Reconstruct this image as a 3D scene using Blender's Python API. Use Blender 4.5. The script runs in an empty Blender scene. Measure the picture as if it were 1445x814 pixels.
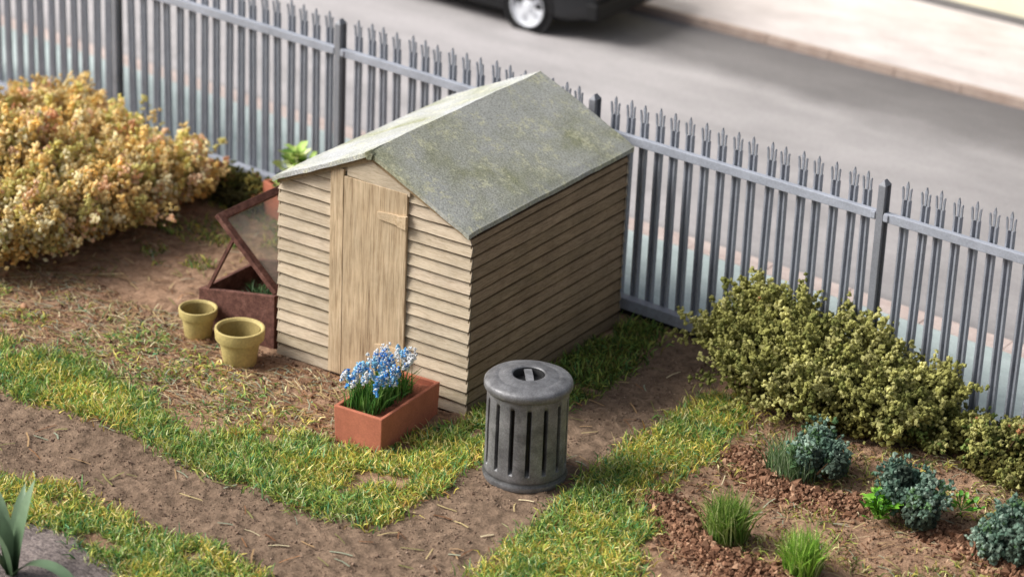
import bpy, math
import numpy as np
from mathutils import Vector, Matrix

rng = np.random.default_rng(11)
scene = bpy.context.scene
COL = scene.collection

# ----------------------------------------------------------------- basics
def lin(r, g, b):
    f = lambda c: (c/255)/12.92 if c/255 <= .04045 else ((c/255+.055)/1.055)**2.4
    return (f(r), f(g), f(b))

def tag(o, label=None, cat=None, group=None, kind=None):
    if label: o['label'] = label
    if cat: o['category'] = cat
    if group: o['group'] = group
    if kind: o['kind'] = kind
    return o

def empty(name, loc=(0, 0, 0), rz=0.0, label=None, cat=None, group=None):
    o = bpy.data.objects.new(name, None)
    o.empty_display_size = .1
    COL.objects.link(o); o.location = loc; o.rotation_euler = (0, 0, rz)
    return tag(o, label, cat, group)

def link(name, me, mat, parent=None, loc=None):
    o = bpy.data.objects.new(name, me)
    COL.objects.link(o)
    if mat is not None: me.materials.append(mat)
    if parent is not None: o.parent = parent
    if loc is not None: o.location = loc
    return o

def fast_mesh(name, V, F, mat, parent=None, colors=None, smooth=False, loc=None):
    V = np.asarray(V, np.float32).reshape(-1, 3); F = np.asarray(F, np.int32)
    k = F.shape[1]
    me = bpy.data.meshes.new(name)
    me.vertices.add(len(V)); me.vertices.foreach_set('co', V.ravel())
    me.loops.add(F.size); me.loops.foreach_set('vertex_index', F.ravel())
    me.polygons.add(len(F)); me.polygons.foreach_set('loop_start', np.arange(len(F), dtype=np.int32)*k)
    me.polygons.foreach_set('use_smooth', np.full(len(F), smooth))
    me.update(calc_edges=True)
    if colors is not None:
        a = me.color_attributes.new('Col', 'FLOAT_COLOR', 'POINT')
        c4 = np.ones((len(V), 4), np.float32); c4[:, :3] = colors
        a.data.foreach_set('color', c4.ravel())
    return link(name, me, mat, parent, loc)

class MB:
    """collects quads / polygons with a per-vertex colour"""
    def __init__(s): s.v = []; s.f = []; s.c = []
    def add(s, vs, fs, col=(1, 1, 1)):
        n = len(s.v)
        s.v += [tuple(map(float, p)) for p in vs]; s.f += [tuple(i+n for i in f) for f in fs]
        s.c += [tuple(col)]*len(vs)
    def box(s, x0, x1, y0, y1, z0, z1, col=(1, 1, 1), M=None):
        vs = [(x, y, z) for z in (z0, z1) for y in (y0, y1) for x in (x0, x1)]
        if M is not None: vs = [M @ Vector(p) for p in vs]
        s.add(vs, [(0, 2, 3, 1), (4, 5, 7, 6), (0, 1, 5, 4), (2, 6, 7, 3), (0, 4, 6, 2), (1, 3, 7, 5)], col)
    def lathe(s, prof, n=40, c=(0, 0, 0), col=(1, 1, 1), close=False, rot=None):
        vs = []
        for r, z in prof:
            for i in range(n):
                a = 2*math.pi*i/n
                p = Vector((r*math.cos(a), r*math.sin(a), z))
                if rot is not None: p = rot @ p
                vs.append((p.x+c[0], p.y+c[1], p.z+c[2]))
        fs = []
        m = len(prof)
        for j in range(m if close else m-1):
            for i in range(n):
                a, b = j*n+i, j*n+(i+1) % n
                c2, d = ((j+1) % m)*n+(i+1) % n, ((j+1) % m)*n+i
                fs.append((a, b, c2, d))
        s.add(vs, fs, col)
    def tube(s, pts, rad, n=6, col=(1, 1, 1)):
        pts = [Vector(p) for p in pts]; vs = []; fs = []
        rads = rad if hasattr(rad, '__len__') else [rad]*len(pts)
        for i, p in enumerate(pts):
            t = (pts[min(i+1, len(pts)-1)]-pts[max(i-1, 0)]).normalized()
            a = t.orthogonal().normalized(); b = t.cross(a)
            for k in range(n):
                w = 2*math.pi*k/n
                vs.append(p+(a*math.cos(w)+b*math.sin(w))*rads[i])
        for i in range(len(pts)-1):
            for k in range(n):
                fs.append((i*n+k, i*n+(k+1) % n, (i+1)*n+(k+1) % n, (i+1)*n+k))
        fs.append(tuple(range(n))[::-1]); fs.append(tuple((len(pts)-1)*n+k for k in range(n)))
        s.add(vs, fs, col)
    def build(s, name, mat, parent=None, bevel=0, smooth=False, segs=2, loc=None, autosmooth=None):
        me = bpy.data.meshes.new(name)
        me.from_pydata(s.v, [], s.f); me.update()
        a = me.color_attributes.new('Col', 'FLOAT_COLOR', 'POINT')
        c4 = np.ones((len(s.v), 4), np.float32); c4[:, :3] = np.array(s.c)
        a.data.foreach_set('color', c4.ravel())
        if smooth: me.polygons.foreach_set('use_smooth', [True]*len(me.polygons))
        o = link(name, me, mat, parent, loc)
        if autosmooth is not None:
            me.polygons.foreach_set('use_smooth', [True]*len(me.polygons))
            me.set_sharp_from_angle(angle=math.radians(autosmooth))
        if bevel:
            b = o.modifiers.new('bevel', 'BEVEL'); b.width = bevel; b.segments = segs
            b.limit_method = 'ANGLE'; b.angle_limit = math.radians(40)
        return o

# ----------------------------------------------------------------- noise in numpy
def vn(x, y, seed=0):
    x = np.asarray(x, float); y = np.asarray(y, float)
    xi = np.floor(x).astype(np.int64); yi = np.floor(y).astype(np.int64)
    fx = x-xi; fy = y-yi
    fx = fx*fx*(3-2*fx); fy = fy*fy*(3-2*fy)
    def h(a, b):
        n = (a*374761393+b*668265263+seed*982451653) & 0x7fffffff
        n = ((n ^ (n >> 13))*1274126177) & 0x7fffffff
        return ((n ^ (n >> 16)) & 0xffff)/65535.0
    return (h(xi, yi)*(1-fx)+h(xi+1, yi)*fx)*(1-fy)+(h(xi, yi+1)*(1-fx)+h(xi+1, yi+1)*fx)*fy

def height(x, y):
    return (.05*(vn(x*1.3, y*1.3, 1)-.5)+.028*(vn(x*4, y*4, 2)-.5)+.020*(vn(x*11, y*11, 3)-.5)
            + .026*(vn(x*17, y*17, 4)-.5)+.012*(vn(x*31, y*31, 5)-.5))*.9-.008

def inpoly(px, py, poly):
    px = np.asarray(px); py = np.asarray(py)
    ins = np.zeros(px.shape, bool); n = len(poly)
    for i in range(n):
        x0, y0 = poly[i]; x1, y1 = poly[(i+1) % n]
        if y0 == y1: continue
        c = ((y0 > py) != (y1 > py)) & (px < (x1-x0)*(py-y0)/(y1-y0)+x0)
        ins ^= c
    return ins

def rand_poly(poly, n):
    P = np.array(poly); lo = P.min(0); hi = P.max(0); out = np.zeros((0, 2))
    while len(out) < n:
        q = lo+(hi-lo)*rng.random((n*2, 2))
        out = np.vstack([out, q[inpoly(q[:, 0], q[:, 1], poly)]])
    return out[:n]

def poly_area(poly):
    P = np.array(poly); x, y = P[:, 0], P[:, 1]
    return abs(np.dot(x, np.roll(y, -1))-np.dot(y, np.roll(x, -1)))/2

# ----------------------------------------------------------------- materials
class Mat:
    def __init__(s, name, rough=.8, spec=.3, metal=0.0):
        s.m = bpy.data.materials.new(name); s.m.use_nodes = True
        s.t = s.m.node_tree; s.n = s.t.nodes; s.l = s.t.links
        s.b = s.n['Principled BSDF']
        s.b.inputs['Roughness'].default_value = rough
        s.b.inputs['Specular IOR Level'].default_value = spec
        s.b.inputs['Metallic'].default_value = metal
        s.co = s.n.new('ShaderNodeTexCoord').outputs['Object']
    def noise(s, scale, detail=4, rough=.6, stretch=None, dist=0.0):
        n = s.n.new('ShaderNodeTexNoise'); n.inputs['Scale'].default_value = scale
        n.inputs['Detail'].default_value = detail; n.inputs['Roughness'].default_value = rough
        n.inputs['Distortion'].default_value = dist
        if stretch:
            mp = s.n.new('ShaderNodeMapping'); mp.inputs['Scale'].default_value = stretch
            s.l.new(s.co, mp.inputs[0]); s.l.new(mp.outputs[0], n.inputs['Vector'])
        else: s.l.new(s.co, n.inputs['Vector'])
        return n.outputs['Fac']
    def ramp(s, fac, stops):
        r = s.n.new('ShaderNodeValToRGB'); e = r.color_ramp.elements
        while len(e) < len(stops): e.new(.5)
        for k, (p, c) in enumerate(stops):
            e[k].position = p; e[k].color = (*c, 1) if hasattr(c, '__len__') else (c, c, c, 1)
        s.l.new(fac, r.inputs[0]); return r.outputs[0]
    def mix(s, fac, a, b, mode='MIX'):
        m = s.n.new('ShaderNodeMix'); m.data_type = 'RGBA'; m.blend_type = mode
        for v, i in ((fac, 0), (a, 6), (b, 7)):
            if hasattr(v, 'is_linked'): s.l.new(v, m.inputs[i])
            elif i == 0: m.inputs[0].default_value = v
            else: m.inputs[i].default_value = (*v, 1) if hasattr(v, '__len__') else (v, v, v, 1)
        return m.outputs[2]
    def attr(s):
        a = s.n.new('ShaderNodeAttribute'); a.attribute_name = 'Col'; return a.outputs['Color']
    def math(s, op, a, b=0.0):
        m = s.n.new('ShaderNodeMath'); m.operation = op
        for v, i in ((a, 0), (b, 1)):
            if hasattr(v, 'is_linked'): s.l.new(v, m.inputs[i])
            else: m.inputs[i].default_value = v
        return m.outputs[0]
    def xyz(s):
        x = s.n.new('ShaderNodeSeparateXYZ'); s.l.new(s.co, x.inputs[0]); return x.outputs
    def color(s, c):
        if hasattr(c, 'is_linked'): s.l.new(c, s.b.inputs['Base Color'])
        else: s.b.inputs['Base Color'].default_value = (*c, 1)
        return s
    def rough(s, c): s.l.new(c, s.b.inputs['Roughness']); return s
    def bump(s, h, strength=.4, dist=.02):
        b = s.n.new('ShaderNodeBump'); b.inputs['Strength'].default_value = strength
        b.inputs['Distance'].default_value = dist
        s.l.new(h, b.inputs['Height']); s.l.new(b.outputs[0], s.b.inputs['Normal']); return s

def speckled(name, base, rough=.75, spec=.3, amt=.35, scale=40, bump=.25, dist=.006, use_attr=False, metal=0.0):
    m = Mat(name, rough, spec, metal)
    n1 = m.noise(scale, 6, .7); n2 = m.noise(scale*.12, 4, .6)
    c = m.mix(1.0, base if not use_attr else m.mix(1.0, m.attr(), base, 'MULTIPLY'),
              m.ramp(n1, [(.3, 1-amt), (.7, 1+amt*.0)]), 'MULTIPLY')
    c = m.mix(1.0, c, m.ramp(n2, [(.3, 1-amt*.8), (.7, 1.0)]), 'MULTIPLY')
    m.color(c).bump(n1, bump, dist)
    return m

# soil
def soil_mat(name, dark, mid, light, bump=.8):
    m = Mat(name, .92, .15)
    a = m.noise(1.6, 5, .6); b = m.noise(9, 6, .62, None, .4); c = m.noise(42, 5, .7)
    col = m.ramp(b, [(.28, dark), (.5, mid), (.72, light)])
    col = m.mix(.75, col, m.ramp(a, [(.3, tuple(v*.78 for v in mid)), (.7, tuple(v*1.2 for v in mid))]))
    col = m.mix(1.0, col, m.ramp(b, [(.25, .62), (.65, 1.1)]), 'MULTIPLY')
    col = m.mix(1.0, col, m.ramp(c, [(.3, .68), (.66, 1.12)]), 'MULTIPLY')
    h = m.math('ADD', b, m.math('MULTIPLY', c, .55))
    m.color(col).bump(h, bump, .035)
    return m.m
M_soil = soil_mat('garden_soil', lin(106, 78, 60), lin(164, 132, 107), lin(200, 172, 146))
M_path = soil_mat('trodden_earth', lin(94, 77, 62), lin(138, 116, 97), lin(164, 142, 120), .8)
M_slate = Mat('grey_stone_grit', .85, .25)
_a = M_slate.noise(13, 5, .75, (1, 2.2, 1), 1.8); _b = M_slate.noise(40, 4, .7)
M_slate.color(M_slate.mix(.5, M_slate.ramp(_a, [(.42, lin(56, 48, 46)), (.48, lin(142, 128, 120)), (.7, lin(178, 164, 154))]),
                          M_slate.ramp(_b, [(.3, lin(80, 72, 72)), (.7, lin(170, 158, 156))]))).bump(_a, .8, .03)
M_slate = M_slate.m

def col_mat(name, rough=.7, spec=.25, vary=.25, scale=30, trans=0.0):
    m = Mat(name, rough, spec)
    n = m.noise(scale, 3, .6)
    m.color(m.mix(1.0, m.attr(), m.ramp(n, [(.3, 1-vary), (.7, 1.0)]), 'MULTIPLY'))
    if trans:
        t = m.n.new('ShaderNodeBsdfTranslucent'); mx = m.n.new('ShaderNodeMixShader'); mx.inputs[0].default_value = trans
        m.l.new(m.attr(), t.inputs['Color'])
        m.l.new(m.b.outputs[0], mx.inputs[1]); m.l.new(t.outputs[0], mx.inputs[2])
        m.l.new(mx.outputs[0], m.n['Material Output'].inputs['Surface'])
    return m.m
M_grass = col_mat('grass_fibre', .55, .3, .2, 40, .25)
M_leaf = col_mat('leaf_foam', .8, .2, .25, 50, .28)
M_leafgloss = col_mat('fleshy_leaf', .45, .4, .2, 12, .1)
M_litter = col_mat('dry_fibre', .7, .2, .25, 40)
M_clod = col_mat('crumbled_soil', .95, .12, .4, 50)
M_petal = col_mat('petal', .5, .35, .1, 30, .2)
M_twig = speckled('twig_bark', lin(96, 74, 52), .85, .2).m

# ----------------------------------------------------------------- camera
RX, UX, FX = (.8306, .5555, .0393), (-.2536, .3144, .9148), (-.4958, .7698, -.402)
cam = bpy.data.cameras.new('camera'); cam_o = bpy.data.objects.new('camera', cam); COL.objects.link(cam_o)
cam_o.matrix_world = Matrix(((RX[0], UX[0], -FX[0], 12.5167), (RX[1], UX[1], -FX[1], -18.7692),
                             (RX[2], UX[2], -FX[2], 11.1599), (0, 0, 0, 1)))
cam.sensor_width = 36; cam.lens = 3994.54/1445*36
cam.clip_start = .5; cam.clip_end = 1000
cam.dof.use_dof = True; cam.dof.focus_distance = 24.3; cam.dof.aperture_fstop = .62
scene.camera = cam_o

# ----------------------------------------------------------------- light
to = Vector((-.64, -.41, .66)).normalized()
world = bpy.data.worlds.new('World'); scene.world = world; world.use_nodes = True
wn = world.node_tree.nodes; bg = wn['Background']
sky = wn.new('ShaderNodeTexSky'); sky.sky_type = 'NISHITA'; sky.sun_disc = False
sky.sun_elevation = math.asin(to.z); sky.sun_rotation = math.atan2(to.x, to.y)
sky.dust_density = 4.0; sky.air_density = .8
hs = wn.new('ShaderNodeHueSaturation'); hs.inputs['Saturation'].default_value = .45
world.node_tree.links.new(sky.outputs[0], hs.inputs['Color'])
world.node_tree.links.new(hs.outputs[0], bg.inputs['Color'])
bg.inputs['Strength'].default_value = .135
sun = bpy.data.lights.new('sun', 'SUN'); sun.energy = 4.4; sun.angle = math.radians(27); sun.color = (1, .972, .93)
sun_o = bpy.data.objects.new('sun', sun); COL.objects.link(sun_o)
sun_o.rotation_euler = to.to_track_quat('Z', 'Y').to_euler()
scene.view_settings.view_transform = 'Standard'; scene.view_settings.look = 'None'; scene.view_settings.exposure = 0

# ----------------------------------------------------------------- setting: ground, soil, path
FA = -.07033
FO = np.array([.0222, 2.858]); FD = np.array([math.cos(FA), math.sin(FA)]); FN = np.array([-FD[1], FD[0]])
def fence_pt(t, n=0.0): return FO+FD*t+FN*n

PATH = [(-9, -2.0), (-5, -2.1), (-3.5, -2.15), (-2.8, -2.0), (-1.9, -2.1), (-1.14, -2.25), (-.23, -2.25), (.5, -2.1),
        (.62, -1.35), (.5, -.45), (.6, .8), (.6, 2.1), (.45, 2.85), (1.25, 2.8), (1.42, 1.9), (1.45, 1.05), (1.42, .17),
        (1.5, -.6), (1.66, -1.28), (1.7, -2.36), (1.9, -3.4), (2.3, -6.4), (.9, -6.4), (.55, -3.4), (-.3, -3.28), (-.9, -3.4), (-1.8, -3.25), (-2.3, -3.4), (-4, -3.6), (-9, -3.6)]
SLATE = [(-9, -4.3), (-2.4, -3.95), (-1.8, -3.8), (-1.24, -3.75), (-.48, -3.95), (.1, -4.3), (.3, -6.4), (-9, -6.4)]
st = .025
gx = np.arange(-10.2, 6.6, st); gy = np.arange(-6.4, 3.9, st)
X, Y = np.meshgrid(gx, gy); Z = height(X, Y)
V = np.stack([X, Y, Z], -1).reshape(-1, 3)
nx, ny = len(gx), len(gy)
ii, jj = np.meshgrid(np.arange(nx-1), np.arange(ny-1))
Q = np.stack([jj*nx+ii, jj*nx+ii+1, (jj+1)*nx+ii+1, (jj+1)*nx+ii], -1).reshape(-1, 4)
cx = (X[:-1, :-1]+st/2).ravel(); cy = (Y[:-1, :-1]+st/2).ravel()
wx = cx+.12*(vn(cx*5, cy*5, 21)-.5)+.06*(vn(cx*17, cy*17, 22)-.5); wy = cy+.12*(vn(cx*5, cy*5, 23)-.5)+.06*(vn(cx*17, cy*17, 24)-.5)
infence = cy < FO[1]+(cx-FO[0])*math.tan(FA)+.05
mp = inpoly(wx, wy, PATH) & infence; ms = inpoly(wx, wy, SLATE) & infence & ~mp
def submesh(name, mask, mat):
    q = Q[mask]; u, inv = np.unique(q, return_inverse=True)
    return tag(fast_mesh(name, V[u], inv.reshape(-1, 4), mat, smooth=True), kind='structure')
submesh('garden_soil', infence & ~mp & ~ms, M_soil)
submesh('path', mp, M_path)
submesh('stone_path', ms, M_slate)

M_earth = soil_mat('far_ground', lin(90, 75, 60), lin(130, 112, 92), lin(150, 135, 110))
g = MB(); g.add([(-300, -300, -.14), (300, -300, -.14), (300, 300, -.14), (-300, 300, -.14)], [(0, 1, 2, 3)])
tag(g.build('ground', M_earth), kind='structure')

# street beyond the fence
def flat_mat(name, stops, scale=1.2, rough=.85, extra=None, bump=.2, stretch=(1, 2.2, 1)):
    m = Mat(name, rough, .25)
    a = m.noise(scale, 5, .65, stretch); b = m.noise(35, 5, .7); c = m.noise(.45, 3, .5)
    col = m.ramp(a, stops)
    col = m.mix(1.0, col, m.ramp(b, [(.3, .82), (.7, 1.05)]), 'MULTIPLY')
    col = m.mix(1.0, col, m.ramp(c, [(.3, .9), (.7, 1.04)]), 'MULTIPLY')
    if extra: col = extra(m, col)
    m.color(col).bump(b, bump, .01)
    return m.m
M_pave_near = flat_mat('pale_green_paving', [(.3, lin(176, 190, 188)), (.7, lin(206, 218, 216))])
M_pave_far = flat_mat('pale_pink_paving', [(.3, lin(196, 187, 185)), (.7, lin(224, 216, 214))])
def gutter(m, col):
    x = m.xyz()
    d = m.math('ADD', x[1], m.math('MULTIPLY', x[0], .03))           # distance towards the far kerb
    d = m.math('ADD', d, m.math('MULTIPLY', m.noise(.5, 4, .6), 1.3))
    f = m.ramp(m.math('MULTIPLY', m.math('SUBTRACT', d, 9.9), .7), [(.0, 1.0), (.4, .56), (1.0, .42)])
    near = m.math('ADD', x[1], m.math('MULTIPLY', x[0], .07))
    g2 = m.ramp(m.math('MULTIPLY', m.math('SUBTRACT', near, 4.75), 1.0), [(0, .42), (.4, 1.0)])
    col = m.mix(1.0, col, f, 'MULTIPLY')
    # greyer towards the right end, window sheen painted in as a paler left end
    r = m.ramp(m.math('MULTIPLY', m.math('ADD', x[0], 9.0), .07), [(.1, 1.04), (.8, .72)])
    col = m.mix(1.0, col, r, 'MULTIPLY')
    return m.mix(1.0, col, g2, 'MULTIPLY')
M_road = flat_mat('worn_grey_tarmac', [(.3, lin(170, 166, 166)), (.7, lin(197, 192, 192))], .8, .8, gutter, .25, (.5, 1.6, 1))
M_kerb = flat_mat('pinkish_kerb_stone', [(.3, lin(196, 176, 168)), (.7, lin(222, 206, 198))], 3)
M_kerb2 = flat_mat('red_brown_kerb_stone', [(.3, lin(164, 144, 132)), (.7, lin(190, 172, 160))], 3)

ny_ = lambda x: 4.66-.0703*x       # near kerb back edge
fy_ = lambda x: 10.97-.03*x        # far kerb face
wy_ = lambda x: 13.56-.05*(x+.75)  # foot of the far wall
def strip(name, f0, f1, z, mat, x0=-40, x1=30, n=70):
    xs = np.linspace(x0, x1, n); m = MB()
    vs = [(x, f0(x), z) for x in xs]+[(x, f1(x), z) for x in xs]
    m.add(vs, [(i, i+1, n+i+1, n+i) for i in range(n-1)])
    return tag(m.build(name, mat), kind='structure')
def kerb(name, f0, w, z0, z1, mat, x0=-40, x1=30):
    m = MB(); x = x0
    while x < x1:
        e = x+.9; s = rng.uniform(-.004, .004)
        m.add([(x+.002, f0(x), z0), (e-.002, f0(e), z0), (e-.002, f0(e)+w, z0), (x+.002, f0(x)+w, z0),
               (x+.002, f0(x), z1+s), (e-.002, f0(e), z1+s), (e-.002, f0(e)+w, z1+s), (x+.002, f0(x)+w, z1+s)],
              [(4, 5, 6, 7), (0, 1, 5, 4), (1, 2, 6, 5), (2, 3, 7, 6), (3, 0, 4, 7)], (1, 1, 1))
        x = e+0
    return tag(m.build(name, mat, bevel=.008), kind='structure')
strip('pavement', lambda x: FO[1]+(x-FO[0])*math.tan(FA)+.02, lambda x: ny_(x)-.124, 0.0, M_pave_near)
kerb('kerb', lambda x: ny_(x)-.12, .28, -.13, .006, M_kerb)
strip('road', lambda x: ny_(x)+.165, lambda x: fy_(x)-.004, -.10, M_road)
kerb('kerb', fy_, .09, -.13, .012, M_kerb2)
strip('pavement', lambda x: fy_(x)+.09, wy_, 0.004, M_pave_far)
strip('pavement', lambda x: wy_(x), lambda x: wy_(x)+30, -.03, M_pave_far)

# ----------------------------------------------------------------- cream building across the road
wall = empty('rendered_building', (-.75, 13.56, 0), -.05, 'cream rendered wall with a grey plinth across the road', 'building')
M_cream = speckled('cream_render', lin(240, 234, 206), .85, .2, .1, 25).m
M_plinth = speckled('grey_plinth', lin(128, 126, 124), .85, .2, .25, 25).m
M_glassdark = Mat('dark_glass', .1, .5).color((.03, .035, .04)).m
M_white = speckled('white_paint', lin(225, 225, 220), .5, .4, .08, 30).m
m = MB(); m.box(-30, 30, .03, 6, .10, 3.2); m.build('wall', M_cream, wall)
m = MB(); m.box(-30, 30, 0, 6, -.05, .098); m.build('plinth', M_plinth, wall, bevel=.02)
m = MB(); m.box(-30.2, 30.2, -.1, 6.2, 3.202, 3.45); m.build('coping', M_plinth, wall, bevel=.02)
for wxx in (-9, -5.5, 3.5, 7):
    m = MB(); m.box(wxx-.6, wxx+.6, .03, .058, 1.2, 2.5); w = m.build('window', M_white, wall)
    m = MB(); m.box(wxx-.5, wxx+.5, .015, .028, 1.3, 2.4); m.build('pane', M_glassdark, w)

# ----------------------------------------------------------------- palisade fence
def steel(name, base, dirt, amt):
    m = Mat(name, .5, .45)
    a = m.noise(5, 5, .7); b = m.noise(60, 4, .75); c = m.noise(2.2, 5, .65); z = m.xyz()[2]
    col = m.mix(1.0, base, m.ramp(b, [(.3, .74), (.68, 1.05)]), 'MULTIPLY')
    col = m.mix(1.0, col, m.ramp(c, [(.3, .78), (.7, 1.12)]), 'MULTIPLY')
    f = m.ramp(m.math('ADD', a, m.math('MULTIPLY', z, -.10)), [(.50, 0.0), (.62, amt)])
    col = m.mix(f, col, dirt)
    m.color(col).bump(b, .2, .004); m.rough(m.ramp(a, [(.3, .4), (.7, .68)]))
    return m.m
M_steel = steel('grey_painted_steel', lin(164, 169, 180), lin(110, 106, 104), .35)
M_steel_dark = steel('dark_grey_painted_steel', lin(154, 159, 169), lin(84, 82, 82), .55)
M_post = steel('post_paint', lin(134, 137, 144), lin(72, 70, 70), .5)
fence = empty('palisade_fence', (FO[0], FO[1], 0), FA,
              'grey steel palisade fence with three-pronged pales between garden and pavement', 'fence')
POSTS = [-3.7986+3.1891*k for k in range(-2, 4)]
pale_me = None
def make_pale_mesh():
    m = MB(); w = .084; zt = 1.945
    # W-section strip: the plan outline of folded sheet, swept upwards
    pl = [(-.5, .020), (-.40, -.016), (-.20, -.016), (-.07, .016), (.07, .016), (.20, -.016), (.40, -.016), (.5, .020)]
    def sweep(prof):  # prof: list of (plan list, z)
        th = .006
        k = len(prof[0][0])
        vs = []
        for plan, z in prof:
            vs += [(a*w, b, z) for a, b in plan]; vs += [(a*w, b+th, z) for a, b in plan]
        fs = []
        for j in range(len(prof)-1):
            o, p = j*2*k, (j+1)*2*k
            for i in range(k-1):
                fs.append((o+i, o+i+1, p+i+1, p+i)); fs.append((o+k+i+1, o+k+i, p+k+i, p+k+i+1))
            fs.append((o, p, p+k, o+k)); fs.append((o+k-1, o+2*k-1, p+2*k-1, p+k-1))
        o = (len(prof)-1)*2*k
        for i in range(k-1): fs.append((o+i, o+i+1, o+k+i+1, o+k+i))
        m.add(vs, fs)
    sweep([(pl, .02), (pl, zt)])
    # three prongs, the outer two splayed outwards
    def prong(x0, x1, pts):
        vs = []
        for (dx, y, z, s) in pts:
            xa, xb = x0*w, x1*w; c = (xa+xb)/2; h = (xb-xa)/2*s
            vs += [(c-h+dx, y-.008, z), (c+h+dx, y-.008, z), (c+h+dx, y+.010, z), (c-h+dx, y+.010, z)]
        fs = []
        for j in range(len(pts)-1):
            o = 4*j
            for i in range(4): fs.append((o+i, o+(i+1) % 4, o+4+(i+1) % 4, o+4+i))
        o = 4*(len(pts)-1); fs.append((o, o+1, o+2, o+3)); m.add(vs, fs)
    prong(-.5, -.30, [(0, 0, zt-.001, 1), (-.004, -.002, zt+.05, 1), (-.003, -.006, zt+.08, 1.0), (-.006, -.01, zt+.105, .95), (-.008, -.012, zt+.122, .3)])
    prong(.30, .5, [(0, 0, zt-.001, 1), (.004, -.002, zt+.05, 1), (.005, -.006, zt+.08, 1.0), (.011, -.01, zt+.105, .95), (.014, -.012, zt+.122, .3)])
    prong(-.11, .11, [(0, .003, zt-.001, 1), (0, .003, zt+.09, 1.1), (0, 0, zt+.115, 1.5), (0, 0, zt+.135, 1.4), (0, 0, zt+.175, .15)])
    return m
pale_o = None
for a, b in zip(POSTS[:-1], POSTS[1:]):
    for k in range(1, 18):
        t = a+(b-a)*(k+.15)/18.15
        if pale_o is None:
            pale_o = make_pale_mesh().build('pale', M_steel_dark, fence); p = pale_o
        else:
            p = pale_o.copy(); COL.objects.link(p); p.parent = fence
        p.location = (t, .018, rng.uniform(-.008, .008)); p.rotation_euler = (rng.normal(0, .005), rng.normal(0, .007), rng.normal(0, .05))
post_o = None
for t in POSTS:
    if post_o is None:
        m = MB(); zt = 2.045
        m.box(-.036, .036, -.066, -.052, -.1, zt); m.box(-.036, .036, .030, .044, -.1, zt); m.box(-.008, .008, -.051, .029, -.1, zt)
        m.add([(-.038, -.068, zt+.001), (.038, -.068, zt+.001), (.038, .046, zt+.001), (-.038, .046, zt+.001), (0, -.03, zt+.055), (0, .012, zt+.055)],
              [(0, 1, 4), (1, 2, 5, 4), (2, 3, 5), (3, 0, 4, 5), (3, 2, 1, 0)])
        post_o = m.build('post', M_post, fence, bevel=.004); p = post_o
    else:
        p = post_o.copy(); COL.objects.link(p); p.parent = fence
    p.location = (t, 0, 0)
for a, b in zip(POSTS[:-1], POSTS[1:]):
    for z0, z1, dp in ((1.715, 1.80, .056), (.055, .17, .10)):
        m = MB(); x0, x1 = a+.041, b-.041
        m.box(x0, x1, -dp-.004, -dp+.010, z0, z1); m.box(x0, x1, -dp+.0105, .002, z1-.014, z1-.0005)
        m.box(x0, x0+.05, -dp-.016, -dp-.0045, z0+.01, z1-.01); m.box(x1-.05, x1, -dp-.016, -dp-.0045, z0+.01, z1-.01)
        m.build('rail', M_steel, fence, bevel=.006)
m = MB(); m.box(POSTS[0], POSTS[-1], -.05, .045, -.1, .045)
m.build('footing', speckled('dark_footing', lin(52, 50, 50), .9, .2, .4).m, fence, bevel=.01)

# ----------------------------------------------------------------- shed
W, D, H, ZR, ZE = 2.096, 2.542, 1.70, 2.291, 1.793
SL = (ZR-ZE)/(W/2+.02)
shed = empty('garden_shed', (0, 0, 0), 0, 'pale timber clapboard shed with plank door and lichened grey felt roof', 'shed')
def wood(name, light, mid, dark, stretch, rough=.85):
    m = Mat(name, rough, .2)
    g1 = m.noise(9, 5, .65, stretch, .6); g2 = m.noise(30, 4, .6, stretch); b = m.noise(3, 4, .6)
    col = m.ramp(g1, [(.3, dark), (.48, mid), (.68, light)])
    col = m.mix(.45, col, m.ramp(g2, [(.3, dark), (.55, light)]))
    col = m.mix(1.0, col, m.ramp(b, [(.3, .80), (.7, 1.06)]), 'MULTIPLY')
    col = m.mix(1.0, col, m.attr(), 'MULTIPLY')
    m.color(col).bump(m.math('ADD', g1, g2), .35, .008)
    return m.m
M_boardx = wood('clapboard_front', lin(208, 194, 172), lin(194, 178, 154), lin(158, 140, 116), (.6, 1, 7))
M_boardy = wood('clapboard_side', lin(176, 155, 128), lin(148, 127, 101), lin(108, 90, 70), (1, .5, 7))  # darker than the front boards: the wall's shade is put into the colour
M_door = wood('door_planks', lin(212, 192, 162), lin(186, 162, 130), lin(118, 94, 68), (3.2, 3.2, .16))
M_trim = wood('trim_timber', lin(214, 194, 166), lin(198, 176, 144), lin(160, 138, 108), (2, 2, 2))
PITCH = .1172
def roof_z(x): return ZE+.0-.045+SL*((W/2+.02)-abs(x+W/2))   # underside line of the roof
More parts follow.
